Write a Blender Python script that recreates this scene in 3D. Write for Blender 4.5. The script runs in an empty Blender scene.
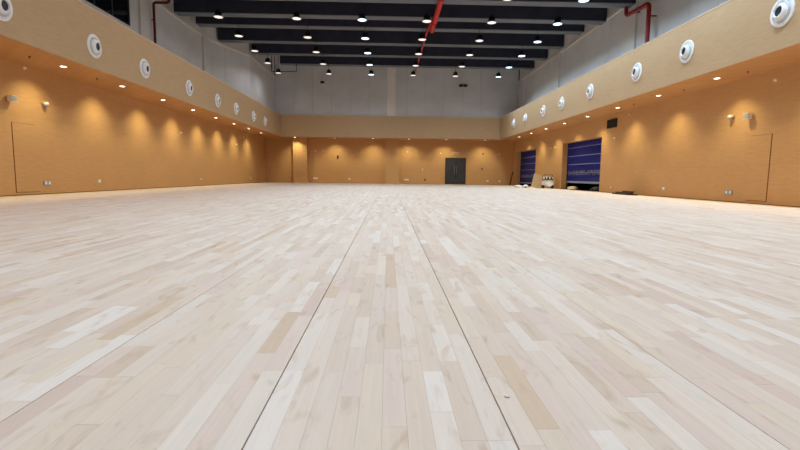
import bpy, bmesh, math, random
import numpy as np
from mathutils import Vector, Matrix
random.seed(7)
rng = np.random.default_rng(11)
S = bpy.context.scene
COL = S.collection
H = 0.75                      # camera height above the floor, metres (unit of the survey)

# ------------------------------------------------------------------ camera
F_PX, PITCH, YAW, ROLL = 468.22, 0.1050, 0.0265, 0.0122
_cy, _sy, _cp, _sp = math.cos(YAW), math.sin(YAW), math.cos(PITCH), math.sin(PITCH)
FW = Vector((_sy * _cp, _cy * _cp, -_sp))
_rt = Vector((_cy, -_sy, 0)); _up = _rt.cross(FW)
RT = math.cos(ROLL) * _rt + math.sin(ROLL) * _up
UP = -math.sin(ROLL) * _rt + math.cos(ROLL) * _up
cam_d = bpy.data.cameras.new('camera'); cam = bpy.data.objects.new('camera', cam_d); COL.objects.link(cam)
cam_d.sensor_width = 36; cam_d.lens = F_PX / 800 * 36; cam_d.clip_start = 0.02; cam_d.clip_end = 300
cam.matrix_world = Matrix(((RT.x, UP.x, -FW.x, 0), (RT.y, UP.y, -FW.y, 0), (RT.z, UP.z, -FW.z, H), (0, 0, 0, 1)))
S.camera = cam

# ------------------------------------------------------------------ world, exposure
W = bpy.data.worlds.new('world'); S.world = W; W.use_nodes = True
W.node_tree.nodes['Background'].inputs[0].default_value = (0.02, 0.022, 0.026, 1)
W.node_tree.nodes['Background'].inputs[1].default_value = 0.3
S.view_settings.view_transform = 'Standard'; S.view_settings.look = 'None'
S.view_settings.gamma = 1; S.view_settings.use_curve_mapping = False
S.view_settings.exposure = 0.46
# light levels used by the lamp builders below
COOL, NEUTRAL, WARM = (0.63, 0.83, 1.0), (0.99, 0.98, 1.0), (0.96, 0.90, 0.53)
P_BRIGHT, P_DIM, P_DOWN = 80, 15, 138

# ------------------------------------------------------------------ survey: pixel -> point on a plane (units of H, eye at origin)
def ray(x, y): return FW + RT * ((x - 400) / F_PX) + UP * ((225 - y) / F_PX)
def onx(x, y, X): d = ray(x, y); return d * (X / d.x)
def ony(x, y, Y): d = ray(x, y); return d * (Y / d.y)
def onz(x, y, Z): d = ray(x, y); return d * (Z / d.z)
def w(p): return Vector((p[0] * H, p[1] * H, p[2] * H + H))      # survey -> metres, floor at z = 0
def zz(v): return v * H + H

XRS = 15.3
XL, XR, YF, YB = -14.98 * H, XRS * H, 57.87 * H, -6 * H
XLB, XRB, YFB = -12.41 * H, 12.97 * H, 54.97 * H                 # bulkhead faces
ZBB, ZBT = zz(4.33), zz(6.77)                                     # bulkhead bottom and top
ZBEAM, ZCEIL, ZRAIL = zz(11.2), zz(14.0), zz(10.95)
YFU = 55.15 * H                                                   # upper end wall

# ------------------------------------------------------------------ materials
def srgb(r, g, b):
    f = lambda c: (c / 255 / 12.92) if c / 255 <= .04045 else ((c / 255 + .055) / 1.055) ** 2.4
    return (f(r), f(g), f(b), 1)
class NT:
    def __init__(s, name):
        s.m = bpy.data.materials.new(name); s.m.use_nodes = True; s.t = s.m.node_tree
        s.b = s.t.nodes['Principled BSDF']
    def n(s, t, **k):
        nd = s.t.nodes.new(t)
        for a, v in k.items():
            if a in nd.inputs.keys(): nd.inputs[a].default_value = v
            else: setattr(nd, a, v)
        return nd
    def l(s, a, b): s.t.links.new(a, b)
def noise_mat(name, c1, c2, scale=(4, 4, 4), rough=.6, spec=.3, metal=0, detail=4, bump=0, nscale=1.0, dist=0):
    T = NT(name)
    g = T.n('ShaderNodeNewGeometry'); mp = T.n('ShaderNodeMapping'); mp.inputs['Scale'].default_value = scale
    T.l(g.outputs['Position'], mp.inputs['Vector'])
    no = T.n('ShaderNodeTexNoise', Scale=nscale, Detail=detail, Distortion=dist); T.l(mp.outputs[0], no.inputs['Vector'])
    cr = T.n('ShaderNodeValToRGB'); cr.color_ramp.elements[0].position = .3; cr.color_ramp.elements[1].position = .7
    cr.color_ramp.elements[0].color = c1; cr.color_ramp.elements[1].color = c2
    T.l(no.outputs['Fac'], cr.inputs[0]); T.l(cr.outputs[0], T.b.inputs['Base Color'])
    T.b.inputs['Roughness'].default_value = rough; T.b.inputs['Specular IOR Level'].default_value = spec
    T.b.inputs['Metallic'].default_value = metal
    if bump:
        bp = T.n('ShaderNodeBump', Strength=bump, Distance=.004); T.l(no.outputs['Fac'], bp.inputs['Height']); T.l(bp.outputs[0], T.b.inputs['Normal'])
    return T.m
def emit_mat(name, col, strength):
    T = NT(name)
    T.b.inputs['Base Color'].default_value = (.8, .8, .8, 1)
    g = T.n('ShaderNodeNewGeometry'); no = T.n('ShaderNodeTexNoise', Scale=30.0)
    T.l(g.outputs['Position'], no.inputs['Vector'])
    mr = T.n('ShaderNodeMapRange'); mr.inputs[3].default_value = strength * .92; mr.inputs[4].default_value = strength * 1.08
    T.l(no.outputs['Fac'], mr.inputs[0]); T.l(mr.outputs[0], T.b.inputs['Emission Strength'])
    T.b.inputs['Emission Color'].default_value = (*col, 1)
    return T.m

def plank_material():
    T = NT('maple_boards')
    g = T.n('ShaderNodeNewGeometry'); at = T.n('ShaderNodeAttribute', attribute_name='tone')
    sep = T.n('ShaderNodeSeparateColor'); 
    at2 = T.n('ShaderNodeAttribute', attribute_name='shift')
    ad = T.n('ShaderNodeVectorMath', operation='ADD'); T.l(g.outputs['Position'], ad.inputs[0]); T.l(at2.outputs['Vector'], ad.inputs[1])
    m1 = T.n('ShaderNodeMapping'); m1.inputs['Scale'].default_value = (60, 2.2, 1); T.l(ad.outputs[0], m1.inputs['Vector'])
    n1 = T.n('ShaderNodeTexNoise', Scale=1.0, Detail=5.0, Distortion=.6); T.l(m1.outputs[0], n1.inputs['Vector'])
    m2 = T.n('ShaderNodeMapping'); m2.inputs['Scale'].default_value = (11, 3.2, 1); T.l(ad.outputs[0], m2.inputs['Vector'])
    n2 = T.n('ShaderNodeTexNoise', Scale=1.0, Detail=3.0, Distortion=1.2); T.l(m2.outputs[0], n2.inputs['Vector'])
    r1 = T.n('ShaderNodeMapRange'); r1.inputs[1].default_value = .3; r1.inputs[2].default_value = .7; r1.inputs[3].default_value = .96; r1.inputs[4].default_value = 1.03
    T.l(n1.outputs['Fac'], r1.inputs[0])
    r2 = T.n('ShaderNodeMapRange'); r2.inputs[1].default_value = .56; r2.inputs[2].default_value = .76; r2.inputs[3].default_value = 0; r2.inputs[4].default_value = .8
    T.l(n2.outputs['Fac'], r2.inputs[0])
    mx = T.n('ShaderNodeMix', data_type='RGBA', blend_type='MIX'); T.l(r2.outputs[0], mx.inputs[0]); T.l(at.outputs['Color'], mx.inputs[6])
    mul0 = T.n('ShaderNodeVectorMath', operation='MULTIPLY'); T.l(at.outputs['Color'], mul0.inputs[0]); mul0.inputs[1].default_value = (.80, .71, .62)
    T.l(mul0.outputs[0], mx.inputs[7])
    mul = T.n('ShaderNodeVectorMath', operation='SCALE'); T.l(mx.outputs[2], mul.inputs[0]); T.l(r1.outputs[0], mul.inputs['Scale'])
    # small dark knots
    vo = T.n('ShaderNodeTexVoronoi', Scale=3.2, Randomness=1.0); T.l(g.outputs['Position'], vo.inputs['Vector'])
    rk = T.n('ShaderNodeMapRange'); rk.inputs[1].default_value = .012; rk.inputs[2].default_value = .022; rk.inputs[3].default_value = .45; rk.inputs[4].default_value = 1
    T.l(vo.outputs['Distance'], rk.inputs[0])
    mk = T.n('ShaderNodeVectorMath', operation='SCALE'); T.l(mul.outputs[0], mk.inputs[0]); T.l(rk.outputs[0], mk.inputs['Scale'])
    T.l(mk.outputs[0], T.b.inputs['Base Color'])
    T.b.inputs['Roughness'].default_value = .55; T.b.inputs['Specular IOR Level'].default_value = .22
    bp = T.n('ShaderNodeBump', Strength=.06, Distance=.002); T.l(n1.outputs['Fac'], bp.inputs['Height']); T.l(bp.outputs[0], T.b.inputs['Normal'])
    return T.m

def panel_wood(name, c1, c2, joint, pw, ph):
    """wood faced acoustic panels: grain, fine weave and very faint board joints"""
    T = NT(name)
    g = T.n('ShaderNodeNewGeometry')
    sp = T.n('ShaderNodeSeparateXYZ'); T.l(g.outputs['Position'], sp.inputs[0])
    sm = T.n('ShaderNodeMath', operation='ADD'); T.l(sp.outputs[0], sm.inputs[0]); T.l(sp.outputs[1], sm.inputs[1])
    cb = T.n('ShaderNodeCombineXYZ'); T.l(sm.outputs[0], cb.inputs[0]); T.l(sp.outputs[2], cb.inputs[1])
    mp = T.n('ShaderNodeMapping'); mp.inputs['Scale'].default_value = (2.2, 28, 1); T.l(cb.outputs[0], mp.inputs['Vector'])
    no = T.n('ShaderNodeTexNoise', Scale=1.0, Detail=6.0, Distortion=.4); T.l(mp.outputs[0], no.inputs['Vector'])
    cr = T.n('ShaderNodeValToRGB'); cr.color_ramp.elements[0].position = .3; cr.color_ramp.elements[1].position = .7
    cr.color_ramp.elements[0].color = c1; cr.color_ramp.elements[1].color = c2
    T.l(no.outputs['Fac'], cr.inputs[0])
    br = T.n('ShaderNodeTexBrick', offset=.5); br.inputs['Scale'].default_value = 1; br.inputs['Brick Width'].default_value = pw
    br.inputs['Row Height'].default_value = ph; br.inputs['Mortar Size'].default_value = .004
    br.inputs['Color1'].default_value = (1, 1, 1, 1); br.inputs['Color2'].default_value = (.96, .955, .95, 1); br.inputs['Mortar'].default_value = joint
    T.l(cb.outputs[0], br.inputs['Vector'])
    ml = T.n('ShaderNodeMix', data_type='RGBA', blend_type='MULTIPLY'); ml.inputs[0].default_value = 1
    T.l(cr.outputs[0], ml.inputs[6]); T.l(br.outputs['Color'], ml.inputs[7]); T.l(ml.outputs[2], T.b.inputs['Base Color'])
    T.b.inputs['Roughness'].default_value = .55; T.b.inputs['Specular IOR Level'].default_value = .25
    return T.m

def shutter_material():
    T = NT('blue_shutter_sheet')
    tc = T.n('ShaderNodeTexCoord'); sp = T.n('ShaderNodeSeparateXYZ'); T.l(tc.outputs['Object'], sp.inputs[0])
    no = T.n('ShaderNodeTexNoise', Scale=1.4, Detail=3.0); T.l(tc.outputs['Object'], no.inputs['Vector'])
    cr = T.n('ShaderNodeValToRGB'); cr.color_ramp.elements[0].color = srgb(3, 16, 84); cr.color_ramp.elements[1].color = srgb(8, 30, 122)
    T.l(no.outputs['Fac'], cr.inputs[0]); T.l(cr.outputs[0], T.b.inputs['Base Color'])
    T.b.inputs['Roughness'].default_value = .45; T.b.inputs['Specular IOR Level'].default_value = .15
    return T.m

M = {}
M['floor'] = plank_material()
M['slab'] = noise_mat('dark_underfloor', srgb(70, 52, 38), srgb(92, 70, 52), (3, 3, 3), .9, .1)
M['wall'] = panel_wood('honey_wood_panels', srgb(192, 145, 94), srgb(202, 155, 104), (.86, .84, .82, 1), 2.4, 1.2)
M['bulk'] = panel_wood('pale_wood_bulkhead', srgb(188, 157, 119), srgb(198, 168, 131), (.95, .94, .93, 1), 2.4, 1.83)
M['soffit'] = panel_wood('orange_wood_soffit', srgb(186, 136, 84), srgb(196, 146, 94), (.93, .92, .91, 1), 2.4, 2.4)
M['cap'] = noise_mat('pale_edge_trim', srgb(214, 196, 168), srgb(222, 206, 180), (2, 2, 2), .5)
M['palepanel'] = panel_wood('pale_board', srgb(196, 152, 100), srgb(204, 160, 110), (.95, .94, .93, 1), 4, 4)
M['upper'] = noise_mat('grey_wall_panel', srgb(198, 199, 203), srgb(210, 211, 215), (.6, .6, .9), .75, .2)
M['upper2'] = noise_mat('grey_wall_paint', srgb(200, 198, 198), srgb(210, 208, 208), (.6, .6, .9), .8, .2)
M['rail'] = noise_mat('pale_wall_rail', srgb(222, 218, 212), srgb(232, 228, 222), (1, 1, 1), .5)
M['joint'] = noise_mat('dark_joint', srgb(96, 90, 86), srgb(106, 100, 94), (2, 2, 2), .9, .1)
M['wjoint'] = noise_mat('brown_joint', srgb(92, 58, 30), srgb(108, 70, 38), (2, 2, 2), .9, .1)
M['wjoint2'] = noise_mat('tan_joint', srgb(136, 96, 56), srgb(148, 106, 64), (2, 2, 2), .9, .1)
M['beam'] = noise_mat('black_beam_face', srgb(43, 46, 62), srgb(52, 55, 70), (1.5, 1.5, 1.5), .75, .2)
M['flange'] = noise_mat('grey_beam_soffit', srgb(98, 103, 110), srgb(110, 115, 122), (.8, .8, .8), .7, .2)
M['ceil'] = noise_mat('black_deck', srgb(20, 21, 26), srgb(27, 28, 33), (1, 1, 1), .85, .1)
M['white'] = noise_mat('white_enamel', srgb(232, 232, 232), srgb(242, 242, 242), (8, 8, 8), .35, .4)
M['lightgrey'] = noise_mat('light_grey_collar', srgb(186, 192, 198), srgb(198, 204, 210), (8, 8, 8), .4, .4)  # greyer than the white flange so the collar ring stands out
M['offwhite'] = noise_mat('white_plastic', srgb(225, 215, 200), srgb(235, 227, 214), (8, 8, 8), .45, .3)
M['greyp'] = noise_mat('grey_plastic', srgb(150, 148, 150), srgb(168, 166, 166), (8, 8, 8), .5, .3)
M['bluegrey'] = noise_mat('dark_duct_throat', srgb(52, 60, 74), srgb(66, 74, 88), (6, 6, 6), .5, .3)
M['black'] = noise_mat('black_metal', srgb(20, 20, 22), srgb(30, 30, 33), (10, 10, 10), .5, .4)
M['darkdoor'] = noise_mat('charcoal_door_paint', srgb(46, 46, 48), srgb(56, 56, 58), (3, 3, 1), .4, .4)
M['steel'] = noise_mat('brushed_steel', srgb(150, 150, 152), srgb(176, 176, 178), (20, 20, 2), .35, .5, .8)
M['red'] = noise_mat('red_pipe_paint', srgb(176, 22, 24), srgb(196, 30, 30), (5, 5, 5), .4, .4)
M['maroon'] = noise_mat('dark_red_pipe_paint', srgb(128, 24, 30), srgb(146, 32, 36), (5, 5, 5), .45, .4)
M['oxide'] = noise_mat('oxide_pipe_paint', srgb(78, 24, 24), srgb(92, 32, 30), (5, 5, 5), .5, .3)
M['glass'] = noise_mat('dark_window_glass', srgb(12, 14, 20), srgb(20, 23, 30), (.8, .8, .8), .06, .6)
M['frame'] = noise_mat('grey_window_frame', srgb(40, 42, 46), srgb(52, 54, 58), (4, 4, 4), .5)
M['shutter'] = shutter_material()
M['bar'] = noise_mat('pale_shutter_bar', srgb(120, 130, 165), srgb(145, 154, 186), (6, 6, 6), .4)
M['dark'] = noise_mat('dark_store_shade', srgb(34, 30, 28), srgb(44, 40, 36), (2, 2, 2), .9, .1)
M['card'] = noise_mat('cardboard', srgb(196, 160, 118), srgb(210, 176, 134), (6, 6, 30), .85, .1)
M['cream'] = noise_mat('cream_cover', srgb(226, 208, 176), srgb(238, 224, 196), (6, 6, 6), .6)
M['brown'] = noise_mat('dark_brown_wood', srgb(66, 40, 24), srgb(86, 54, 32), (6, 30, 6), .7)
M['raw'] = noise_mat('raw_border_wood', srgb(226, 196, 158), srgb(236, 208, 172), (3, 3, 3), .6)
M['plastic'] = noise_mat('white_plastic_film', srgb(232, 232, 234), srgb(244, 244, 246), (12, 12, 12), .4)
M['lens_bright'] = emit_mat('lit_lens', (.55, .80, 1.0), 2.2)
M['lens_dim'] = emit_mat('faint_lens', (1.0, .97, .92), .55)
M['lens_down'] = emit_mat('warm_downlight_lens', (1.0, .80, .55), 7)
M['gloss'] = noise_mat('glossy_white_plastic', srgb(244, 236, 224), srgb(250, 244, 234), (8, 8, 8), .3, .5)  # plain near-white plastic, gives off no light

# ------------------------------------------------------------------ mesh helpers
class MB:
    def __init__(s): s.v = []; s.f = []
    def add(s, vs, fs):
        o = len(s.v); s.v += [tuple(v) for v in vs]; s.f += [tuple(i + o for i in f) for f in fs]; return s
    def box(s, x0, x1, y0, y1, z0, z1, M4=None):
        x0, x1 = sorted((x0, x1)); y0, y1 = sorted((y0, y1)); z0, z1 = sorted((z0, z1))
        vs = [Vector(p) for p in ((x0, y0, z0), (x1, y0, z0), (x1, y1, z0), (x0, y1, z0), (x0, y0, z1), (x1, y0, z1), (x1, y1, z1), (x0, y1, z1))]
        if M4: vs = [M4 @ v for v in vs]
        return s.add(vs, ((0, 3, 2, 1), (4, 5, 6, 7), (0, 1, 5, 4), (1, 2, 6, 5), (2, 3, 7, 6), (3, 0, 4, 7)))
    def prism(s, poly, z0, z1):
        n = len(poly)
        vs = [(x, y, z0) for x, y in poly] + [(x, y, z1) for x, y in poly]
        fs = [tuple(range(n - 1, -1, -1)), tuple(range(n, 2 * n))] + [(i, (i + 1) % n, n + (i + 1) % n, n + i) for i in range(n)]
        return s.add(vs, fs)
    def lathe(s, prof, seg=24, M4=None, cap0=True, cap1=True):
        """prof: (radius, height) list; axis +Z"""
        vs = []
        for r, z in prof:
            for k in range(seg):
                a = 2 * math.pi * k / seg; vs.append(Vector((r * math.cos(a), r * math.sin(a), z)))
        if M4: vs = [M4 @ v for v in vs]
        fs = []
        for i in range(len(prof) - 1):
            for k in range(seg):
                k2 = (k + 1) % seg
                fs.append((i * seg + k, i * seg + k2, (i + 1) * seg + k2, (i + 1) * seg + k))
        if cap0: fs.append(tuple(range(seg - 1, -1, -1)))
        if cap1: fs.append(tuple((len(prof) - 1) * seg + k for k in range(seg)))
        return s.add(vs, fs)
    def tube(s, pts, r, seg=12, rad=0.0):
        pts = [Vector(p) for p in pts]
        if rad > 0:
            q = [pts[0]]
            for i in range(1, len(pts) - 1):
                a = pts[i] + (pts[i - 1] - pts[i]).normalized() * rad; b = pts[i] + (pts[i + 1] - pts[i]).normalized() * rad
                for k in range(7):
                    t = k / 6; q.append((1 - t) ** 2 * a + 2 * t * (1 - t) * pts[i] + t * t * b)
            q.append(pts[-1]); pts = q
        vs = []; up = None
        for i, p in enumerate(pts):
            d = (pts[min(i + 1, len(pts) - 1)] - pts[max(i - 1, 0)]).normalized()
            if up is None: up = d.orthogonal().normalized()
            up = (up - d * up.dot(d)).normalized(); sd = d.cross(up)
            for k in range(seg):
                a = 2 * math.pi * k / seg; vs.append(p + r * (math.cos(a) * up + math.sin(a) * sd))
        n = len(pts); fs = [(i * seg + k, i * seg + (k + 1) % seg, (i + 1) * seg + (k + 1) % seg, (i + 1) * seg + k) for i in range(n - 1) for k in range(seg)]
        fs += [tuple(range(seg - 1, -1, -1)), tuple((n - 1) * seg + k for k in range(seg))]
        return s.add(vs, fs)
    def mesh(s, name, mat, smooth=False):
        me = bpy.data.meshes.new(name); me.from_pydata(s.v, [], s.f)
        bm = bmesh.new(); bm.from_mesh(me); bmesh.ops.recalc_face_normals(bm, faces=bm.faces); bm.to_mesh(me); bm.free()
        me.materials.append(M[mat])
        if smooth:
            me.polygons.foreach_set('use_smooth', [True] * len(me.polygons))
            me.set_sharp_from_angle(angle=math.radians(35))
        return me
    def build(s, name, mat, parent=None, smooth=False, loc=None, rot=None):
        return link(name, s.mesh(name, mat, smooth), parent, loc, rot)
def link(name, me, parent=None, loc=None, rot=None):
    o = bpy.data.objects.new(name, me); COL.objects.link(o)
    if parent: o.parent = parent
    if loc is not None: o.location = loc
    if rot is not None: o.rotation_euler = rot
    return o
def tag(o, label, cat, group=None, kind=None):
    o['label'] = label; o['category'] = cat
    if group: o['group'] = group
    if kind: o['kind'] = kind
    return o
def thing(name, label, cat, loc, rot=(0, 0, 0), group=None):
    return tag(link(name, None, None, loc, rot), label, cat, group)
def struct(o, label, cat): return tag(o, label, cat, kind='structure')
ORD = ['first', 'second', 'third', 'fourth', 'fifth', 'sixth', 'seventh', 'eighth', 'ninth', 'tenth', 'eleventh', 'twelfth', 'thirteenth', 'fourteenth']

# ------------------------------------------------------------------ floor
floor = MB().box(XL - .6, XR + 3.0, YB, YF + .5, -.14, -.02).build('floor', 'slab')
struct(floor, 'pale maple sports floor laid in long staggered boards', 'floor')
GROOVE0, BAY, NB = -.5235 * H, 1.0165 * H, 10
TONES = [(srgb(236, 223, 208), 20), (srgb(240, 231, 219), 14), (srgb(229, 213, 196), 18), (srgb(231, 214, 201), 14), (srgb(222, 203, 183), 7),
         (srgb(217, 193, 165), 3), (srgb(221, 200, 187), 5), (srgb(234, 219, 199), 12), (srgb(244, 238, 230), 5)]
tone_c = np.array([t[0] for t in TONES]); tone_p = np.array([t[1] for t in TONES], float); tone_p /= tone_p.sum()
BX0, BX1, BY0, BY1 = XL + .32, XR - .32, YB + .3, YF - .3
boards = []
k0 = math.floor((BX0 - GROOVE0) / BAY); k1 = math.ceil((BX1 - GROOVE0) / BAY)
for kb in range(k0, k1):
    xa = GROOVE0 + kb * BAY; xb = xa + BAY
    ga = .0055 if kb in (0, 1) else (0.0032 if kb in (-1, 2) else .0014); gb = .0055 if kb + 1 in (0, 1) else (0.0032 if kb + 1 in (-1, 2) else .0014)
    xa += ga / 2; xb -= gb / 2; pw = (xb - xa) / NB
    for j in range(NB):
        px0, px1 = xa + j * pw + ((.00025) if j else 0), xa + (j + 1) * pw - ((.00025) if j < NB - 1 else 0)
        px0, px1 = max(px0, BX0), min(px1, BX1)
        if px1 - px0 < .01: continue
        y = BY0 - rng.uniform(0, .8)
        while y < BY1:
            L = rng.choice([.32, .45, .6, .75, .9, 1.1, 1.3], p=[.2, .24, .22, .16, .1, .06, .02]) * rng.uniform(.92, 1.08)
            y0, y1 = max(y, BY0), min(y + L - .0008, BY1)
            if y1 - y0 > .02: boards.append((px0, px1, y0, y1))
            y += L
B = np.array(boards); nB = len(B)
cx, cy = (B[:, 0] + B[:, 1]) / 2, (B[:, 2] + B[:, 3]) / 2
P = np.stack([cx, cy, np.full(nB, -H)], 1)
d = P @ np.array(FW); px = 400 + F_PX * (P @ np.array(RT)) / d; py = 225 - F_PX * (P @ np.array(UP)) / d
vis = (d > .3) & (px > -25) & (px < 825) & (py < 470)
size = np.where(vis, (B[:, 1] - B[:, 0]) * (B[:, 3] - B[:, 2]) / np.maximum(d, .3) ** 3, 0)
order = np.argsort(-size); top = set(order[:300].tolist())
ti = rng.choice(len(TONES), nB, p=tone_p); tone = tone_c[ti].copy(); tone[:, :3] *= rng.uniform(.95, 1.03, (nB, 1)); tone[:, :3] = np.minimum(tone[:, :3], .93)
tm = tone_c.mean(0)[:3]; tone[:, :3] = tm * (1.035, .965, .925) + .66 * (tone[:, :3] - tm)
shift = rng.uniform(0, 40, (nB, 3)); zt = -rng.uniform(0, .0003, nB)
FACES = np.array([(4, 5, 6, 7), (0, 1, 5, 4), (1, 2, 6, 5), (2, 3, 7, 6), (3, 0, 4, 7)])
def board_mesh(name, idx, origin=(0, 0, 0)):
    n = len(idx); b = B[idx]; V = np.zeros((n, 8, 3))
    V[:, [0, 3, 4, 7], 0] = b[:, 0:1]; V[:, [1, 2, 5, 6], 0] = b[:, 1:2]
    V[:, [0, 1, 4, 5], 1] = b[:, 2:3]; V[:, [2, 3, 6, 7], 1] = b[:, 3:4]
    V[:, :4, 2] = -.02; V[:, 4:, 2] = zt[idx][:, None]
    V -= np.array(origin)
    me = bpy.data.meshes.new(name); me.vertices.add(n * 8); me.vertices.foreach_set('co', V.ravel())
    fs = (FACES[None] + 8 * np.arange(n)[:, None, None]).reshape(-1)
    me.loops.add(len(fs)); me.loops.foreach_set('vertex_index', fs)
    me.polygons.add(n * 5); me.polygons.foreach_set('loop_start', np.arange(n * 5) * 4); me.polygons.foreach_set('loop_total', np.full(n * 5, 4))
    me.update(calc_edges=True)
    a = me.attributes.new('tone', 'FLOAT_COLOR', 'FACE'); a.data.foreach_set('color', np.repeat(tone[idx], 5, 0).ravel())
    a = me.attributes.new('shift', 'FLOAT_VECTOR', 'FACE'); a.data.foreach_set('vector', np.repeat(shift[idx], 5, 0).ravel())
    me.polygons.foreach_set('use_smooth', np.zeros(n * 5, dtype=bool))
    me.materials.append(M['floor']); return me
for i in order[:300]:
    o = (float(cx[i]), float(cy[i]), 0)
    link('floor_board', board_mesh('floor_board', np.array([i]), o), floor, o)
rest = np.array([i for i in range(nB) if i not in top])
fb = link('floor_boards', board_mesh('floor_boards', rest), floor); fb['kind'] = 'stuff'
# raw border strips between the boards and the walls
for n_, (a, b_, c, e) in enumerate(((XL, BX0 - .01, YB, YF), (BX1 + .01, XR, YB, YF), (BX0 - .01, BX1 + .01, BY1 + .01, YF), (BX0 - .01, BX1 + .01, YB, BY0 - .01))):
    t_ = MB().box(a, b_, c, e, -.02, .004).build('trim_%d' % (n_ + 1), 'raw')
    struct(t_, ['raw wood border strip along the wall facing the shutters', 'raw wood border strip along the shutter wall', 'raw wood border strip below the door wall', 'raw wood border strip below the rear wall'][n_], 'trim')

# ------------------------------------------------------------------ lower walls with bulkheads
ZL = ZBT + .0
OPEN = [(33.66 * H, 41.2 * H), (48.7 * H, 55.8 * H)]; OPZ = zz(2.97)
WT = .45
wall_left = MB().box(XL - WT, XL, YB, YF, 0, ZL).build('wall_left', 'wall')
struct(wall_left, 'honey wood panelled long wall without shutters', 'wall')
mb = MB()
ys = [YB, OPEN[0][0], OPEN[0][1], OPEN[1][0], OPEN[1][1], YF]
for a, b_ in ((0, 1), (2, 3), (4, 5)): mb.box(XR, XR + WT, ys[a], ys[b_], 0, OPZ)
mb.box(XR, XR + WT, YB, YF, OPZ, ZL)
wall_right = struct(mb.build('wall_right', 'wall'), 'honey wood panelled long wall with two blue shutters', 'wall')
wall_far = struct(MB().box(XL, XR, YF, YF + .3, 0, ZL).build('wall_far', 'wall'), 'honey wood panelled end wall with charcoal double door', 'wall')
wall_back = struct(MB().box(XL - WT, XR + WT, YB - .3, YB, 0, ZCEIL).build('wall_back', 'wall'), 'honey wood panelled rear end wall', 'wall')
# bulkhead = facing board + soffit, with a pale edge trim along its top
def bulkhead(parent, face, soff, cap):
    b1 = MB().box(*face).build('bulkhead', 'bulk', parent)
    MB().box(*soff).build('soffit', 'soffit', parent)
    MB().box(*cap).build('edge_trim', 'cap', b1)
bulkhead(wall_left, (XLB - .05, XLB, YB, YFB, ZBB, ZBT), (XL, XLB - .05, YB, YFB, ZBB, ZBB + .05), (XL, XLB + .012, YB, YFB - .012, ZBT, ZBT + .03))
bulkhead(wall_right, (XRB, XRB + .05, YB, YFB, ZBB, ZBT), (XRB + .05, XR, YB, YFB, ZBB, ZBB + .05), (XRB - .012, XR, YB, YFB - .012, ZBT, ZBT + .03))
bulkhead(wall_far, (XLB, XRB, YFB, YFB + .05, ZBB, ZBT), (XL, XR, YFB + .05, YF, ZBB, ZBB + .05), (XL, XR, YFB - .012, YF, ZBT, ZBT + .03))
# pilasters on the end wall
for x0, x1 in ((ony(294, 170, 57.8).x, ony(308, 170, 57.8).x), (ony(385, 170, 57.8).x, ony(399.5, 170, 57.8).x)):
    pl = MB().box(x0 * H, x1 * H, YF - .5, YF, 0, ZBB).build('pilaster', 'wall', wall_far)
    if x0 > -5:
        a = ony(386, 166.5, 57.4)
        MB().box(x0 * H + .02, x1 * H - .02, YF - .52, YF - .5, .05, zz(a.z)).build('cover_board', 'palepanel', pl)
# dark strips painted in for the shadow gap at the wall foot
for nm, bx in (('shadow_gap_left', (XL, XL + .012, YB, YF, .004, .026)), ('shadow_gap_far', (XL + .012, XR - .012, YF - .012, YF, .004, .026))):
    struct(MB().box(*bx).build(nm, 'wjoint'), 'thin brown baseboard of the ' + ('plain long wall' if 'left' in nm else 'door wall'), 'baseboard')
mb = MB()
for a, b_ in ((0, 1), (2, 3), (4, 5)): mb.box(XR - .012, XR, ys[a] + .01, ys[b_] - .01, .004, .026)
struct(mb.build('shadow_gap_right', 'wjoint'), 'thin brown baseboard of the shutter wall', 'baseboard')
# store room behind the shutters, darkness put into its wall colour
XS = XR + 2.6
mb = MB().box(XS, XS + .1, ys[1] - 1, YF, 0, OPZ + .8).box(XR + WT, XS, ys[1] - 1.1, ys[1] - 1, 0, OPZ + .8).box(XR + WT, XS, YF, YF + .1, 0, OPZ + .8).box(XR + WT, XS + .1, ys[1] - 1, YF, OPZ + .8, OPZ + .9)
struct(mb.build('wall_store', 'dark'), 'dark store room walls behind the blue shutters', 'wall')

# ------------------------------------------------------------------ upper grey walls (panels, pilasters, rail)
def upper_wall(root, kind, c0, c1, xw, sgn, win=None):
    """side wall: panels along Y on plane xw, facing -sgn"""
    z0 = ZBT + .03; step = 2.15 * H; y = c0
    back = MB().box(xw + sgn * .06, xw + sgn * .25, c0, c1, z0, ZCEIL).build('upper_backing', 'joint', root)
    while y < c1 - .05:
        y2 = min(y + step, c1)
        spans = [(z0, ZRAIL)]
        if win and y < win[1] - .02 and y2 > win[0] + .02:
            if y2 > win[1]:
                MB().box(xw, xw + sgn * .06, win[1], y2 - .018, z0, ZRAIL).build('upper_panel', 'upper', root); y2p = win[1]
            else: y2p = y2
            MB().box(xw, xw + sgn * .06, y, y2p - .012, z0, win[2]).build('upper_panel', 'upper', root)
        else:
            MB().box(xw, xw + sgn * .06, y, y2 - .018, z0, ZRAIL).build('upper_panel', 'upper', root)
        MB().box(xw + sgn * .04, xw + sgn * .06, y, y2 - .012, ZRAIL, ZCEIL).build('upper_panel', 'upper2', root)
        y = y2
    MB().prism([(0, 0), (-sgn * .05, 0), (-sgn * .02, .16), (0, .16)], c0, c1).build('wall_rail', 'rail', root)
    rail = root.children[-1]
    me = rail.data
    for v in me.vertices:
        x_, z_, y_ = v.co; v.co = (xw + x_, y_, ZRAIL - .08 + z_)
    bm = bmesh.new(); bm.from_mesh(me); bmesh.ops.recalc_face_normals(bm, faces=bm.faces); bm.to_mesh(me); bm.free()
XU_L, XU_R = -15.0 * H, 15.0 * H
YS0 = 40.3 * H                                                       # the plain wall turns inward here
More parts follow.
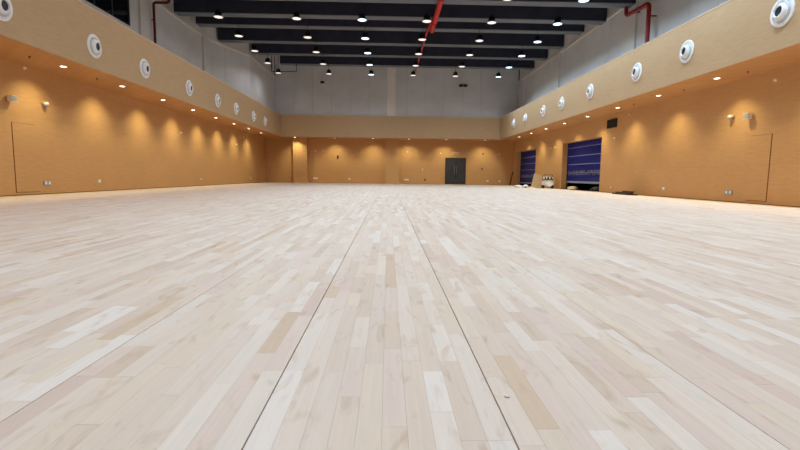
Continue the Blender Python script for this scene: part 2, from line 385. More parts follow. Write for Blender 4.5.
winL = (15.6 * H, onx(130, 26, -15).y * H, zz(8.36), ZRAIL); winR = (13.0 * H, 21.1 * H, zz(7.9), ZRAIL)
upper_wall(wall_left, 'l', YB, YS0, XU_L, -1, winL)
upper_wall(wall_right, 'r', YB, YFU, XU_R, 1, winR)
# slanted stretch in the far corner
XSL = -13.0 * H
def slanted(A, Bp):
    du = (Bp - A).normalized(); nrm = Vector((du.y, -du.x, 0)); LL = (Bp - A).length
    SL = Matrix.Translation(A) @ Matrix(((du.x, nrm.x, 0, 0), (du.y, nrm.y, 0, 0), (0, 0, 1, 0), (0, 0, 0, 1)))
    MB().box(0, LL, -.2, -.06, ZBT + .03, ZCEIL, SL).build('upper_backing', 'joint', wall_left)
    t = 0
    while t < LL - .05:
        t2 = min(t + 1.55, LL)
        MB().box(t, t2 - .012, -.06, 0, ZBT + .03, ZRAIL, SL).build('upper_panel', 'upper', wall_left)
        MB().box(t, t2 - .012, -.06, -.04, ZRAIL, ZCEIL, SL).build('upper_panel', 'upper2', wall_left)
        t = t2
    MB().box(0, LL, 0, .035, ZRAIL - .07, ZRAIL + .07, SL).build('wall_rail', 'rail', wall_left)
YS1 = 45.4 * H
slanted(Vector((XU_L, YS0, 0)), Vector((XSL, YS1, 0)))
slanted(Vector((XSL, YS1, 0)), Vector((XSL, YFU, 0)))
# end wall
x = XSL
MB().box(XSL, XU_R, YFU + .06, YFU + .25, ZBT + .03, ZCEIL).build('upper_backing', 'joint', wall_far)
while x < XU_R - .05:
    x2 = min(x + 2.15 * H, XU_R)
    MB().box(x, x2 - .012, YFU, YFU + .06, ZBT + .03, ZCEIL).build('upper_panel', 'upper', wall_far); x = x2
x0, x1 = ony(387, 100, 55.1).x * H, ony(395.5, 100, 55.1).x * H
MB().box(x0, x1, YFU - .12, YFU, ZBT + .03, ZCEIL).build('upper_pilaster', 'rail', wall_far)
for y0, y1, xw, sg, rt in ((41.9, 43.1, XU_R, -1, wall_right), (29.1, 30.4, XU_R, -1, wall_right), (41.0, 42.2, XU_L, 1, wall_left), (29.5, 30.8, XU_L, 1, wall_left), (53.7, 55.1, XU_R, -1, wall_right)):
    if rt is wall_left and y0 > 40: y0, y1 = 39.2, 40.4
    MB().box(xw, xw + sg * .1, y0 * H, y1 * H, ZBT + .03, ZRAIL - .0).build('upper_pilaster', 'upper2', rt)
# clerestory windows
def window(n_, xw, sgn, win, lab):
    y0, y1, z0, z1 = win; r = MB()
    for a, b_, c, e in ((y0, y1, z0, z0 + .07), (y0, y1, z1 - .07, z1), (y0, y0 + .07, z0 + .07, z1 - .07), (y1 - .07, y1, z0 + .07, z1 - .07)):
        r.box(xw - sgn * .015, xw + sgn * .05, a, b_, c, e)
    nP = max(2, round((y1 - y0) / 1.15)); st = (y1 - y0 - .14) / nP
    fr = r.build('window_%d' % n_, 'frame'); struct(fr, lab, 'window')
    for i in range(nP):
        a = y0 + .07 + i * st
        if i: MB().box(xw, xw + sgn * .04, a - .025, a + .025, z0 + .07, z1 - .07).build('mullion', 'frame', fr)
        MB().box(xw + sgn * .03, xw + sgn * .045, a + (.025 if i else 0), a + st - (.025 if i < nP - 1 else 0), z0 + .07, z1 - .07).build('pane', 'glass', fr)
    MB().box(xw - sgn * .05, xw, y0, y1 + .05, z0 - .05, z0).build('window_sill', 'rail', fr)
window(1, XU_L, -1, winL, 'dark clerestory window above the plain bulkhead')
window(2, XU_R, 1, winR, 'dark clerestory window above the shutter side bulkhead')

# ------------------------------------------------------------------ ceiling and beams
ceiling = struct(MB().box(XL - .5, XR + .5, YB - .3, YF + .3, ZCEIL, ZCEIL + .15).build('ceiling', 'ceil'), 'black deck ceiling behind deep dark beams', 'ceiling')
BEAMS = [(29.95, 10.5), (34.05, 10.78), (37.85, 11.2), (42.1, 11.2), (46.15, 11.2), (50.2, 11.2)] + [(25.8 - 4.1 * i, 10.4) for i in range(8)]
LEFT = {34.05: -14.55, 37.85: -14.6, 42.1: -14.45, 46.15: -12.8, 50.2: -11.12}
for yb, zb in BEAMS:
    xl = LEFT.get(yb, -14.95) * H; y0, y1 = (yb - .78) * H, yb * H; zb = zz(zb)
    bm_ = MB().box(xl, XU_R - .02, y0, y1, zb + .03, ZCEIL).build('beam', 'beam', ceiling)
    MB().box(xl, XU_R - .02, y0 + .02, y1, zb, zb + .03).build('beam_soffit', 'flange', bm_)  # underside plate coloured paler than the beam faces

# ------------------------------------------------------------------ pendant high bay lamps
hb = {'housing': MB().lathe([(.05, .34), (.06, .30), (.09, .28), (.10, .16), (.17, .12), (.225, .03), (.23, 0), (.21, 0)], 24, None, True, False).mesh('housing', 'black', True),
      'fins': None,
      'lens_b': MB().lathe([(.205, .006), (.2, -.006), (.12, -.014)], 24).mesh('lens', 'lens_bright', True),
      'lens_d': MB().lathe([(.205, .006), (.2, -.006), (.12, -.014)], 24).mesh('lens', 'lens_dim', True),
      'rim': MB().lathe([(.205, -.004), (.236, -.008), (.236, .02), (.205, .02)], 24, None, False, False).mesh('rim', 'greyp', True)}
fm = MB()
for k in range(12):
    a = k * math.pi / 6; fm.box(.07, .15, -.004, .004, .13, .27, Matrix.Rotation(a, 4, 'Z'))
hb['fins'] = fm.mesh('heat_sink', 'black')
rods = {}
def rod_mesh(z):
    k = round(z, 2)
    if k not in rods: rods[k] = MB().lathe([(.012, .33), (.012, z - .06), (.05, z - .05), (.05, z)], 10).mesh('rod', 'black')
    return rods[k]
al_b = bpy.data.lights.new('high_bay_light', 'AREA'); al_b.shape = 'DISK'; al_b.size = .4; al_b.energy = P_BRIGHT; al_b.color = COOL; al_b.spread = math.radians(150)
al_n = al_b.copy(); al_n.spread = math.radians(150); al_n.energy = P_BRIGHT * .7
al_d = bpy.data.lights.new('high_bay_light_dim', 'AREA'); al_d.shape = 'DISK'; al_d.size = .4; al_d.energy = P_DIM; al_d.color = NEUTRAL; al_d.spread = math.radians(170)
LX = [-11.0, -6.0, -1.78, 2.42, 6.66, 11.0]; LY = [48.15 - 4.135 * i for i in range(13)]; ZLAMP = zz(10.0)  # rows near the eye are unseen; rearmost row added to brighten the near floor
for i, ly in enumerate(LY):
    under = [zb for b_, zb in BEAMS if b_ - .86 < ly < b_ + .08]; ztop = (zz(under[0]) if under else ZCEIL) - ZLAMP - .003
    for j, lx in enumerate(LX):
        br = j in (2, 5)
        o = thing('high_bay_lamp', '%s pendant lamp, %s row from door wall, %s from shutter side' % ('lit cool' if br else 'dim', ORD[i], ORD[5 - j]), 'lamp', (lx * H, ly * H, ZLAMP), group='pendant high bay lamps')
        link('housing', hb['housing'], o); link('heat_sink', hb['fins'], o); link('lens', hb['lens_b' if br else 'lens_d'], o); link('rim', hb['rim'], o)
        link('rod', rod_mesh(ztop), o)
        lo = bpy.data.objects.new('high_bay_light', (al_b if j == 5 else al_n) if br else al_d); COL.objects.link(lo); lo.parent = o; lo.location = (0, 0, -.03)

# ------------------------------------------------------------------ downlights in the soffits
dl = {'ring': MB().lathe([(.075, .03), (.115, .0), (.11, -.012), (.08, -.008), (.075, .03)], 20, None, False, False).mesh('trim_ring', 'white', True),
      'lens': MB().lathe([(.085, .005), (.08, -.006), (.03, -.010)], 20).mesh('lens', 'lens_down', True)}
sp_ = bpy.data.lights.new('downlight_beam', 'SPOT'); sp_.energy = P_DOWN; sp_.color = WARM; sp_.spot_size = math.radians(110); sp_.spot_blend = .95; sp_.shadow_soft_size = .06
def downlight(x, y, label, group, tx, ty):
    o = thing('downlight', label, 'downlight', (x, y, ZBB), group=group)
    link('trim_ring', dl['ring'], o); link('lens', dl['lens'], o)
    lo = bpy.data.objects.new('downlight_beam', sp_); COL.objects.link(lo); lo.parent = o; lo.location = (0, 0, -.04)
    lo.rotation_euler = (ty, tx, 0)
for i in range(11):
    y = (50.64 - 4.33 * i) * H
    downlight(-13.5 * H, y, 'small warm downlight, %s from the door wall, in the plain wall soffit' % ORD[i], 'downlights over the plain wall', math.radians(19), 0)
    y = (51.0 - 4.38 * i) * H
    downlight(14.1 * H, y, 'small warm downlight, %s from the door wall, in the shutter wall soffit' % ORD[i], 'downlights over the shutter wall', -math.radians(6), 0)
for i, xx in enumerate((-11.0, -6.35, -1.8, 2.45, 6.85, 11.5)):
    downlight(xx * H, 56.2 * H, 'small warm downlight above the door wall, %s from the shutter wall' % ORD[5 - i], 'downlights over the door wall', 0, math.radians(20))

# ------------------------------------------------------------------ round jet diffusers on the bulkheads (axis +Z = out of the wall)
R0 = .36
dfm = {'flange': MB().lathe([(R0, 0), (R0, .018), (R0 * .96, .032), (R0 * .80, .036), (R0 * .76, .022), (R0 * .70, .016)], 40, None, False, False).mesh('flange', 'white', True),
       'collar': MB().lathe([(R0 * .76, .012), (R0 * .72, .05), (R0 * .66, .066), (R0 * .60, .055), (R0 * .58, .02)], 40, None, True, False).mesh('collar', 'lightgrey', True),
       'nozzle': MB().lathe([(R0 * .60, .02), (R0 * .585, .06), (R0 * .53, .10), (R0 * .45, .132), (R0 * .40, .142), (R0 * .36, .138), (R0 * .33, .10)], 40, None, False, False).mesh('nozzle', 'white', True),
       'throat': MB().lathe([(R0 * .36, .136), (R0 * .33, .09), (R0 * .20, .07), (R0 * .05, .066)], 32, None, False, True).mesh('throat', 'bluegrey', True)}
def diffuser(loc, rot, label, group):
    o = thing('jet_diffuser', label, 'air diffuser', loc, rot, group)
    for k in ('flange', 'collar'): link(k, dfm[k], o)
    nz = link('nozzle', dfm['nozzle'], o); link('throat', dfm['throat'], nz)
    nz.rotation_euler = (0, math.radians(4), 0)
for i, (px_, py_) in enumerate([(265, 121.5), (253.5, 116.5), (236, 108.8), (217.5, 100.7), (189, 88), (144.5, 67.5), (94, 45), (0, 8)]):
    p = w(onx(px_, py_, -12.41)); diffuser((XLB + .003, p.y, zz(5.25)), (0, math.pi / 2, 0), 'round white air diffuser, %s from the door wall, on plain side bulkhead' % ORD[i], 'air diffusers on the plain side bulkhead')
for i, (px_, py_) in enumerate([(514, 122.5), (525.5, 118), (543.5, 110), (562, 103), (590.5, 91.5), (637, 73), (687, 52), (782.5, 14.5)]):
    p = w(onx(px_, py_, 12.97)); diffuser((XRB - .003, p.y, zz(5.53)), (0, -math.pi / 2, 0), 'round white air diffuser, %s from the door wall, on shutter side bulkhead' % ORD[i], 'air diffusers on the shutter side bulkhead')

# ------------------------------------------------------------------ roller shutters
def shutter(y0, y1, raised, lab):
    xs = XR + .38
    o = thing('roller_shutter', lab, 'shutter', (xs, (y0 + y1) / 2, raised), group='blue roller shutters')
    hw = (y1 - y0) / 2 - .05; top_ = OPZ - raised + .1; st = .7 * H; z = .12; k = 0
    MB().box(-.03, .03, -hw, hw, 0, .12).build('bottom_bar', 'bar', o)
    while z < top_ - .02:
        z2 = min(z + st, top_); n = 6; vs = []; fs = []
        for a in range(n + 1):
            u = a / n; zc = z + (z2 - z) * u; bul = -.035 * math.sin(math.pi * u)
            vs += [(bul, -hw, zc), (bul, hw, zc), (bul + .012, -hw, zc), (bul + .012, hw, zc)]
        for a in range(n):
            q = a * 4; fs += [(q, q + 1, q + 5, q + 4), (q + 3, q + 2, q + 6, q + 7), (q + 2, q, q + 4, q + 6), (q + 1, q + 3, q + 7, q + 5)]
        pn = MB().add(vs, fs).build('shutter_sheet', 'shutter', o, True)
        if k in (0, 1):      # printed row of pale strokes beside the lowest seam
            s_ = MB(); rr = random.Random(k + 3); yy = -hw * .93
            while yy < hw * .93:
                ln = rr.uniform(.05, .15); zb = (z2 - .05 - ln) if k == 0 else z + .05
                if rr.random() < .8: s_.box(-.026, -.02, yy, yy + .022, zb, zb + ln)
                yy += rr.uniform(.06, .13)
            s_.build('print', 'greyp', pn)['kind'] = 'stuff'
        if z2 < top_ - .05: MB().box(-.018, .02, -hw, hw, z2 - .016, z2 + .016).build('seam_bar', 'bar', o)
        z = z2; k += 1
    for s in (-1, 1): MB().box(-.05, .05, s * hw, s * (hw + .05), -raised + .004, top_ - .1).build('guide_rail', 'frame', o)
shutter(OPEN[0][0], OPEN[0][1], .42, 'blue sheet roller shutter raised above a dark gap beside the vent')
shutter(OPEN[1][0], OPEN[1][1], .20, 'blue sheet roller shutter next to the door wall corner')

# ------------------------------------------------------------------ doors
# hidden flush doors in the long walls
def flush_door(n_, xw, sgn, y0, y1, z1, lab):
    r = MB().box(xw, xw + sgn * .012, y0, y1, .11, z1).build('door_%d' % n_, 'wall'); struct(r, lab, 'door')
    g = .012
    for k, bx in enumerate(((y0 - g * 2, y0, .09, z1 + g), (y1, y1 + g, .09, z1 + g), (y0, y1, z1, z1 + g), (y0, y1, .09, .11))):
        MB().box(xw, xw + sgn * .004, *bx).build('door_gap', 'wjoint' if k == 0 else 'wjoint2', r)
flush_door(1, XL, 1, 19.32 * H, 20.56 * H, zz(1.93), 'flush wood panel door in the plain long wall')
flush_door(2, XR, -1, 18.58 * H, 19.62 * H, zz(1.83), 'flush wood panel door in the shutter wall')
a, b_ = ony(445.5, 158, 57.8), ony(466, 158, 57.8); dx0, dx1, dz = a.x * H, b_.x * H, zz(2.24)
fr = MB().box(dx0, dx0 + .07, YF - .06, YF, .004, dz).box(dx1 - .07, dx1, YF - .06, YF, .004, dz).box(dx0 + .07, dx1 - .07, YF - .06, YF, dz - .07, dz).build('door_3', 'black')
struct(fr, 'charcoal double door in the end wall', 'door'); mid = (dx0 + dx1) / 2
for s in (-1, 1):
    e = dx0 + .07 if s < 0 else dx1 - .07
    lf = MB().box(e, mid + s * .006, YF - .045, YF, .02, dz - .075).build('door_leaf', 'darkdoor', fr)
    hx = mid + s * .1
    MB().tube([(hx, YF - .045, .95), (hx, YF - .11, .95), (hx, YF - .11, 1.65), (hx, YF - .045, 1.65)], .016, 8, .03).build('pull_handle', 'steel', lf, True)
    MB().box(min(e + s * -.06, mid + s * .05), max(e + s * -.06, mid + s * .05), YF - .05, YF - .045, .06, .3).build('kick_plate', 'frame', lf)

# ------------------------------------------------------------------ red pipes
pr = thing('fire_main_pipe', 'thick bright red fire main pipe hung below the beams', 'pipe', (3.02 * H, 28 * H, zz(10.3)))
MB().tube([(0, -22 * H, 0), (0, 6.5 * H, 0)], .125, 16).build('pipe_run', 'red', pr, True)
MB().lathe([(.135, 0), (.135, .05), (.07, .10)], 16, Matrix.Translation((0, 6.5 * H, 0)) @ Matrix.Rotation(-math.pi / 2, 4, 'X')).build('end_cap', 'red', pr, True)
for yy in (-14, -8.4, -4, 0.4, 4.7):
    MB().lathe([(.145, -.05), (.15, -.04), (.15, .04), (.145, .05)], 16, Matrix.Translation((0, yy * H, 0)) @ Matrix.Rotation(math.pi / 2, 4, 'X')).build('coupling', 'maroon', pr, True)
for yy, zb in ((25.4, 10.4), (29.6, 10.5), (33.7, 10.78)): MB().tube([(0, (yy - 28) * H, .11), (0, (yy - 28) * H, zz(zb) - zz(10.3))], .012, 8).build('hanger', 'black', pr)
p2 = thing('sprinkler_branch_pipe', 'thin red sprinkler pipe running beneath the beams to the end wall', 'pipe', (2.72 * H, 42 * H, zz(10.95)))
MB().tube([(.2 * H, -9 * H, -.35 * H), (.15 * H, -5 * H, 0), (.03 * H, 8.7 * H, 0)], .055, 12).build('pipe_run', 'red', p2, True)
for yy in (37.5, 41.8, 45.9, 49.9): MB().tube([(.1 * H, (yy - 42) * H, .04), (.1 * H, (yy - 42) * H, ZBEAM - zz(10.95))], .01, 8).build('hanger', 'black', p2)
for yy in (38.5, 44): MB().lathe([(.065, -.04), (.065, .04)], 12, Matrix.Translation((.1 * H, (yy - 42) * H, 0)) @ Matrix.Rotation(math.pi / 2, 4, 'X')).build('coupling', 'maroon', p2, True)
# riser on the shutter side
b0 = w(onx(648.3, 44, 14.55)); t0 = w(onx(649.5, 3, 14.55)); e0 = w(onx(626, 16, 14.55))
p3 = thing('fire_riser_pipe', 'dark red riser pipe bending along the grey wall on the shutter side', 'pipe', (t0.x, t0.y, ZBT + .03))
ZB3 = ZBT + .03
MB().tube([(0, 0, 0), (0, 0, t0.z - ZB3), (0, e0.y - t0.y, e0.z - ZB3), (0, e0.y - t0.y + .02, zz(10.48) - ZB3)], .088, 14, .22).build('pipe_run', 'maroon', p3, True)
MB().lathe([(.115, 0), (.115, .05)], 14).build('floor_flange', 'maroon', p3, True)
MB().box(0, XU_R - t0.x, -.02, .02, 1.7, 1.74).build('wall_bracket', 'black', p3)
MB().box(0, XU_R - t0.x, e0.y - t0.y - .6, e0.y - t0.y - .56, e0.z - ZB3 - .02 + (t0.z - e0.z) * .1, e0.z - ZB3 + .02 + (t0.z - e0.z) * .1).build('wall_bracket', 'black', p3)
b1_ = w(onx(153.5, 2.5, -14.7)); c1_ = w(onz(168, 2, onx(153.5, 2.5, -14.7).z))
p4 = thing('fire_riser_pipe', 'dark red riser pipe on the grey wall beside the clerestory window', 'pipe', (b1_.x, b1_.y, ZBT + .03))
MB().tube([(0, 0, 0), (0, 0, b1_.z - ZB3), (0.72, 0, b1_.z - ZB3), (0.72, 0.0, ZCEIL - ZB3)], .06, 12, .12).build('pipe_run', 'oxide', p4, True)
MB().lathe([(.09, 0), (.09, .04)], 12).build('floor_flange', 'oxide', p4, True)
MB().box(XU_L - b1_.x, 0, -.02, .02, 2.0, 2.04).build('wall_bracket', 'black', p4)
# thin U of pipe in the slanted corner
q = [w(ony(*c, 49.0)) for c in ((271.5, 62), (271.5, 71.5), (296.5, 71.5), (296.5, 62))]
p5 = thing('drain_pipe', 'thin grey pipe looping below the last beam in the slanted corner', 'pipe', q[1])
MB().tube([(q[0] - q[1]) * 1 + Vector((0, 0, ZCEIL - q[0].z)), (0, 0, 0), q[2] - q[1], q[3] - q[1] + Vector((0, 0, ZCEIL - q[3].z))], .03, 8, .08).build('pipe_run', 'frame', p5, True)
m_ = (q[1] + q[2]) / 2 - q[1]
MB().tube([m_ * .35 + Vector((0, 0, .01)), m_ * .35 + Vector((0, 0, .45))], .02, 8).build('stub', 'frame', p5)

# ------------------------------------------------------------------ wall mounted small things
def on_wall(side, px_, py_):
    if side == 'L': p = w(onx(px_, py_, -14.98)); p.x = XL; return p, (0, 0, math.pi / 2)
    if side == 'R': p = w(onx(px_, py_, XRS)); p.x = XR; return p, (0, 0, -math.pi / 2)
    p = w(ony(px_, py_, 57.87)); p.y = YF; return p, (0, 0, 0)
# local frame: x along the wall, -y out of the wall
sp_box = MB().box(-.10, .10, -.20, -.05, -.09, .09).mesh('speaker_box', 'offwhite')
sp_face = MB().box(-.085, .085, -.207, -.20, -.075, .075).mesh('grille', 'greyp')
sp_brk = MB().box(-.03, .03, -.05, 0, -.04, .04).mesh('bracket', 'greyp')
dm_base = MB().lathe([(.085, -.03), (.085, .04), (.07, .05)], 20, Matrix.Translation((0, -.1, .03))).mesh('camera_base', 'offwhite', True)
dm_dome = MB().lathe([(.075, 0), (.066, -.04), (.045, -.07), (.015, -.083)], 20, Matrix.Translation((0, -.1, 0))).mesh('dome', 'greyp', True)
dm_arm = MB().box(-.03, .03, -.1, 0, .03, .075).mesh('wall_arm', 'offwhite')
def speaker(side, x_, y_, lab):
    p, r = on_wall(side, x_, y_); o = thing('wall_speaker', lab, 'speaker', p, r); link('speaker_box', sp_box, o); link('grille', sp_face, o); link('bracket', sp_brk, o)
def dome(side, x_, y_, lab):
    p, r = on_wall(side, x_, y_); o = thing('dome_camera', lab, 'camera', p, r); link('camera_base', dm_base, o); link('dome', dm_dome, o); link('wall_arm', dm_arm, o)
speaker('L', 7.5, 98.5, 'small boxy white fixture high on plain wall above the flush door')
dome('L', 42.5, 104.5, 'small rounded white camera high on plain wall beside the flush door')
speaker('R', 751.5, 116, 'small boxy white fixture above the flush door on shutter wall')
dome('R', 733.5, 117.5, 'small rounded white camera beside the boxy fixture on shutter wall')
det_b = MB().lathe([(.05, 0), (.05, .02), (.035, .03)], 16, Matrix.Rotation(math.pi / 2, 4, 'X')).mesh('detector_base', 'offwhite', True)
det_c = MB().lathe([(.035, .03), (.03, .06), (.012, .072)], 16, Matrix.Rotation(math.pi / 2, 4, 'X')).mesh('detector_head', 'gloss', True)
dets = [('L', 24, 68, 'above the boxy fixture on the plain wall'), ('L', 180.5, 132.7, 'alone halfway along the plain wall'), ('L', 226.5, 142.8, 'of a pair far along the plain wall, lower one'),
        ('L', 236, 144.5, 'of a pair far along the plain wall, nearer the corner'), ('L', 243, 137.5, 'near the soffit by the plain wall far corner'),
        ('R', 776, 80, 'near the soffit above the flush door of shutter wall'), ('R', 630, 114.5, 'near the soffit above the black vent'),
        ('R', 615, 138, 'below the black vent on the shutter wall'), ('R', 541, 141.5, 'high between the two blue shutters'), ('R', 555.5, 147.3, 'beside the top corner of the raised blue shutter'),
        ('R', 551, 148.3, 'smaller one of a pair between the two shutters'), ('R', 510, 147.5, 'above the far end of the shutter by the corner'),
        ('F', 315.5, 150.8, 'beside the corner pilaster on the door wall'), ('F', 323, 150.8, 'second from the corner pilaster on the door wall'),
        ('F', 407.5, 152, 'beside the middle pilaster on the door wall'), ('F', 440.8, 153.2, 'beside the top of the double door'), ('F', 499.5, 154, 'high at the shutter end of the door wall')]
for s, x_, y_, tail in dets:
    p, r = on_wall(s, x_, y_); o = thing('wall_detector', 'small round wall detector ' + tail, 'detector', p, r, 'small wall detectors')
    link('detector_base', det_b, o); link('detector_head', det_c, o)
# outlets
def outlet(s, x_, y_, wd, ht, mat, lab):
    p, r = on_wall(s, x_, y_); o = thing('wall_outlet', lab, 'outlet', p, r, 'low wall outlets')
    MB().box(-wd / 2, wd / 2, -.03, 0, -ht / 2, ht / 2).build('plate', mat, o)
    n = 2 if wd > .3 else 1
    for i in range(n):
        c = -wd / 2 + wd * (i + .5) / n; MB().box(c - .032, c + .032, -.036, -.03, -ht * .3, ht * .3).build('socket', 'white' if mat != 'frame' else 'black', o)
for a_ in [('L', 47, 183, .34, .15, 'greyp', 'wide grey outlet box beside the flush door of plain wall'), ('L', 99, 181, .15, .12, 'offwhite', 'white outlet low on plain wall, first from the flush door'),
           ('L', 201, 179.2, .15, .12, 'offwhite', 'white outlet low on plain wall, second from the flush door'), ('L', 250.5, 178, .15, .12, 'offwhite', 'white outlet low on plain wall near the door wall'),
           ('R', 729, 192.3, .34, .15, 'greyp', 'wide grey outlet box beside the flush door of shutter wall'), ('R', 664, 188.5, .15, .12, 'offwhite', 'white outlet low on shutter wall past the dark offcuts'),
           ('R', 611.5, 187.3, .2, .14, 'card', 'tan outlet low above the dark offcuts'),
           ('F', 315.5, 178.2, .42, .13, 'offwhite', 'wide pale outlet on door wall near the corner pilaster'), ('F', 349.5, 178.8, .18, .13, 'offwhite', 'white outlet on door wall between the two pilasters'),
           ('F', 406.5, 179.7, .42, .13, 'offwhite', 'wide pale outlet on door wall beside the middle pilaster'), ('F', 425, 179.8, .16, .16, 'frame', 'dark square outlet low on door wall beside the double door'),
           ('F', 487.5, 181, .18, .13, 'offwhite', 'white outlet on door wall between double door and shutter corner'), ('F', 499.5, 181.2, .18, .13, 'offwhite', 'white outlet on door wall closest to the shutter corner'),
           ('F', 337.8, 157, .14, .3, 'frame', 'dark upright plate high on door wall between the pilasters'), ('F', 422.5, 169.4, .14, .24, 'card', 'tan upright plate on door wall between pilaster and double door'),
           ('F', 483, 153.9, .14, .14, 'frame', 'upper dark square plate on door wall beside double door'), ('F', 482, 169, .14, .14, 'frame', 'middle dark square plate on door wall beside double door')]:
    outlet(*a_)
# exit sign
p, r = on_wall('F', 455.7, 153.4); o = thing('exit_sign', 'pale unlit sign plate above the charcoal double door', 'sign', p, r)
MB().box(-.3, .3, -.05, 0, -.09, .09).build('sign_case', 'offwhite', o); MB().box(-.27, .27, -.055, -.05, -.065, .065).build('sign_face', 'palepanel', o)
# black vent
v0, v1 = w(onx(608, 124, XRS)), w(onx(617.2, 124, XRS)); yc, hw = (v0.y + v1.y) / 2, abs(v0.y - v1.y) / 2
o = thing('wall_vent', 'black louvred vent high on the wall beside the raised shutter', 'vent', (XR, yc, zz(3.72)), (0, 0, -math.pi / 2))
MB().box(-hw, hw, -.05, 0, .19, .22).box(-hw, hw, -.05, 0, -.22, -.19).box(-hw, -hw + .03, -.05, 0, -.19, .19).box(hw - .03, hw, -.05, 0, -.19, .19).build('vent_frame', 'black', o)
MB().box(-hw + .03, hw - .03, -.008, 0, -.19, .19).build('backing', 'black', o)
for k in range(5):
    zc = -.155 + k * .077; MB().box(-hw + .03, hw - .03, -.045, -.008, -.006, .006, Matrix.Translation((0, 0, zc)) @ Matrix.Rotation(.0, 4, 'X')).build('louvre', 'black', o)
# sprinkler heads in the soffits
sk_p = MB().lathe([(.04, 0), (.04, -.006), (.015, -.01), (.012, -.05)], 14).mesh('sprinkler_body', 'frame', True); sk_d = MB().lathe([(.03, -.05), (.03, -.056)], 14).mesh('deflector', 'frame')
for i, (x_, y_, tail) in enumerate([(29.5, 56.3, 'plain wall soffit above the flush door'), (97, 78.3, 'plain wall soffit, second from the flush door'), (748, 71.3, 'shutter wall soffit near the flush door'),
                                    (684, 89.5, 'shutter wall soffit between flush door and vent'), (634, 104, 'shutter wall soffit above the vent')]):
    p = w(onz(x_, y_, 4.33)); o = thing('fire_sprinkler', 'small dark sprinkler head in the ' + tail, 'sprinkler', (p.x, p.y, ZBB), group='soffit sprinkler heads')
    link('sprinkler_body', sk_p, o); link('deflector', sk_d, o)
# small dark fixtures on the upper end wall
for x_, y_, lab in ((322.5, 82.5, 'small dark fixture alone on the upper grey end wall'), (460.8, 86, 'small dark fixture, first of a pair on the upper end wall'), (465.3, 86, 'small dark fixture, second of a pair on the upper end wall')):
    p = w(ony(x_, y_, 55.15)); o = thing('wall_floodlight', lab, 'fixture', (p.x, YFU, p.z), group='upper wall fixtures')
    MB().box(-.16, .16, -.16, -.06, -.09, .09).build('fixture_body', 'black', o); MB().box(-.04, .04, -.06, 0, -.05, .05).build('fixture_bracket', 'black', o)

# ------------------------------------------------------------------ things on the floor by the shutters
def sag_bundle(name, mat, lab, cat, c, sx, sy, sz, seed, group=None):
    rr = random.Random(seed); bm = bmesh.new(); bmesh.ops.create_icosphere(bm, subdivisions=3, radius=1)
    ph = [(rr.uniform(2, 5), rr.uniform(2, 5), rr.uniform(2, 5), rr.uniform(0, 6)) for _ in range(4)]
    for v in bm.verts:
        n = v.co.copy(); k = 1 + sum(.09 * math.sin(a * n.x + b * n.y + c_ * n.z + d_) for a, b, c_, d_ in ph)
        z = max(n.z * k, -.55); v.co = (n.x * k * sx, n.y * k * sy, (z + .55) * sz / 1.55)
    me = bpy.data.meshes.new(name); bm.to_mesh(me); bm.free(); me.materials.append(M[mat])
    me.polygons.foreach_set('use_smooth', [True] * len(me.polygons))
    return tag(link(name, me, None, c), lab, cat, group)
# equipment between the shutters: rounded cream body, black cap with pale straps, wheels
ex, ey = w(ony(547.5, 189, 42.3)).x, 42.3 * H
eq = thing('floor_machine', 'bulky cream and black equipment standing between the shutters beside cardboard', 'equipment', (ex, ey, 0), (0, 0, -.35))
bmb = bmesh.new(); bmesh.ops.create_cube(bmb, size=1)
bmesh.ops.scale(bmb, vec=(.78, .6, .5), verts=bmb.verts); bmesh.ops.translate(bmb, vec=(0, 0, .36), verts=bmb.verts)
bmesh.ops.bevel(bmb, geom=bmb.edges[:], offset=.12, segments=4, affect='EDGES')
me = bpy.data.meshes.new('machine_body'); bmb.to_mesh(me); bmb.free(); me.materials.append(M['cream']); link('machine_body', me, eq)
MB().lathe([(.0, 0), (.15, .0), (.19, .03), (.19, .06)], 20, Matrix.Translation((.14, -.31, .34)) @ Matrix.Rotation(math.pi / 2, 4, 'X') @ Matrix.Translation((0, 0, -.05)), False, True).build('round_cover', 'plastic', eq, True)
MB().box(-.36, .36, -.24, .24, .6, .76).build('motor_cap', 'black', eq)
for k, xx in enumerate((-.30, -.12, .08, .26)):
    MB().box(xx, xx + .08, -.26, .26, .64 + .03 * (k % 2), .80).build('strap', 'plastic', eq)
MB().tube([(-.3, .24, .7), (-.3, .3, .92), (.3, .3, .92), (.3, .24, .7)], .02, 8, .08).build('handle', 'black', eq, True)
for xx in (-.3, .3):
    for yy in (-.2, .2): MB().lathe([(.115, -.03), (.115, .03)], 16, Matrix.Translation((xx, yy, .117)) @ Matrix.Rotation(math.pi / 2, 4, 'X')).build('wheel', 'black', eq)
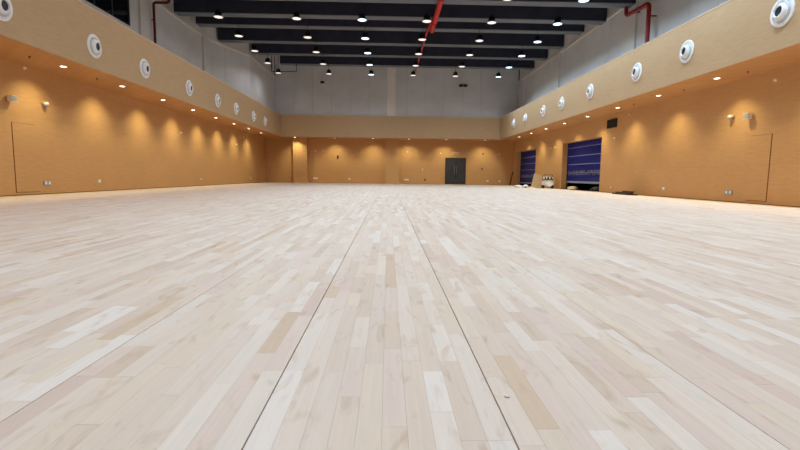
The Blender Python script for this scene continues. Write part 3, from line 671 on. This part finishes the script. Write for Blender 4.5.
# cardboard sheets leaning on the equipment
for k, (px_, yb, ln, wd, tilt) in enumerate(((534.3, 41.35, .92, .50, 15), (537.3, 41.62, .84, .46, 10))):
    xb = w(ony(px_, 188, yb)).x
    o = MB().box(-wd / 2, wd / 2, -.006, .006, 0, ln).build('cardboard_sheet', 'card', None, False, (xb, yb * H, .004 + wd / 2 * math.sin(math.radians(tilt))), (math.radians(-5), math.radians(tilt), .1))
    tag(o, ['large tan cardboard sheet leaning against the cream equipment', 'smaller tan cardboard sheet behind the large leaning sheet'][k], 'cardboard', 'leaning cardboard sheets')
sag_bundle('plastic_bag', 'plastic', 'crumpled white plastic bag on floor before the corner shutter', 'bag', (13.1 * H, 44.6 * H, .004), .2, .2, .2, 3)
sag_bundle('plastic_bag', 'plastic', 'flat white plastic sheet lump beside the crumpled bag', 'bag', (12.75 * H, 45.6 * H, .004), .3, .3, .16, 5)
sag_bundle('dark_rag', 'black', 'small black rag between the white plastic bags', 'rag', (12.95 * H, 43.9 * H, .004), .1, .1, .1, 8)
sag_bundle('cloth_bundle', 'cream', 'pale cloth bundle under the raised shutter', 'bundle', (15.6 * H, 39.3 * H, .0), .3, .4, .22, 9)
sag_bundle('dark_sack', 'black', 'dark sack under the raised shutter near the vent', 'sack', (15.65 * H, 35.0 * H, .0), .25, .4, .26, 10)
# dark offcuts stacked along the shutter wall
for k, (x0, x1, y0, y1, z0) in enumerate(((14.3, 14.48, 27.5, 29.6, .004), (14.52, 14.72, 27.3, 29.5, .004), (14.38, 14.6, 27.6, 29.3, .064), (14.44, 14.6, 27.4, 28.6, .124))):
    o = MB().box(-(x1 - x0) / 2 * H, (x1 - x0) / 2 * H, -(y1 - y0) / 2 * H, (y1 - y0) / 2 * H, 0, .06).build('timber_offcut', 'brown', None, False, ((x0 + x1) / 2 * H, (y0 + y1) / 2 * H, z0), (0, 0, [0, 0, .02, -.03][k]))
    tag(o, ['dark brown timber offcut on floor, outer one of the low stack', 'dark brown timber offcut on floor against the shutter wall', 'dark brown timber offcut lying across the two lower ones', 'short dark offcut topping the low timber stack'][k], 'timber', 'dark timber offcuts')
# dark plank leaning in the far corner
o = MB().box(-.02, .02, -.14, .14, 0, 1.25).build('leaning_board', 'brown', None, False, (14.75 * H, 56.6 * H, .006), (0, math.radians(11), 0))
tag(o, 'dark brown board leaning in the corner beside the far shutter', 'board')
sag_bundle('plastic_scrap', 'plastic', 'tiny white scrap lying on the boards beside a groove', 'scrap', (w(onz(507, 397, -1)).x, w(onz(507, 397, -1)).y, .0005), .010, .008, .006, 21)
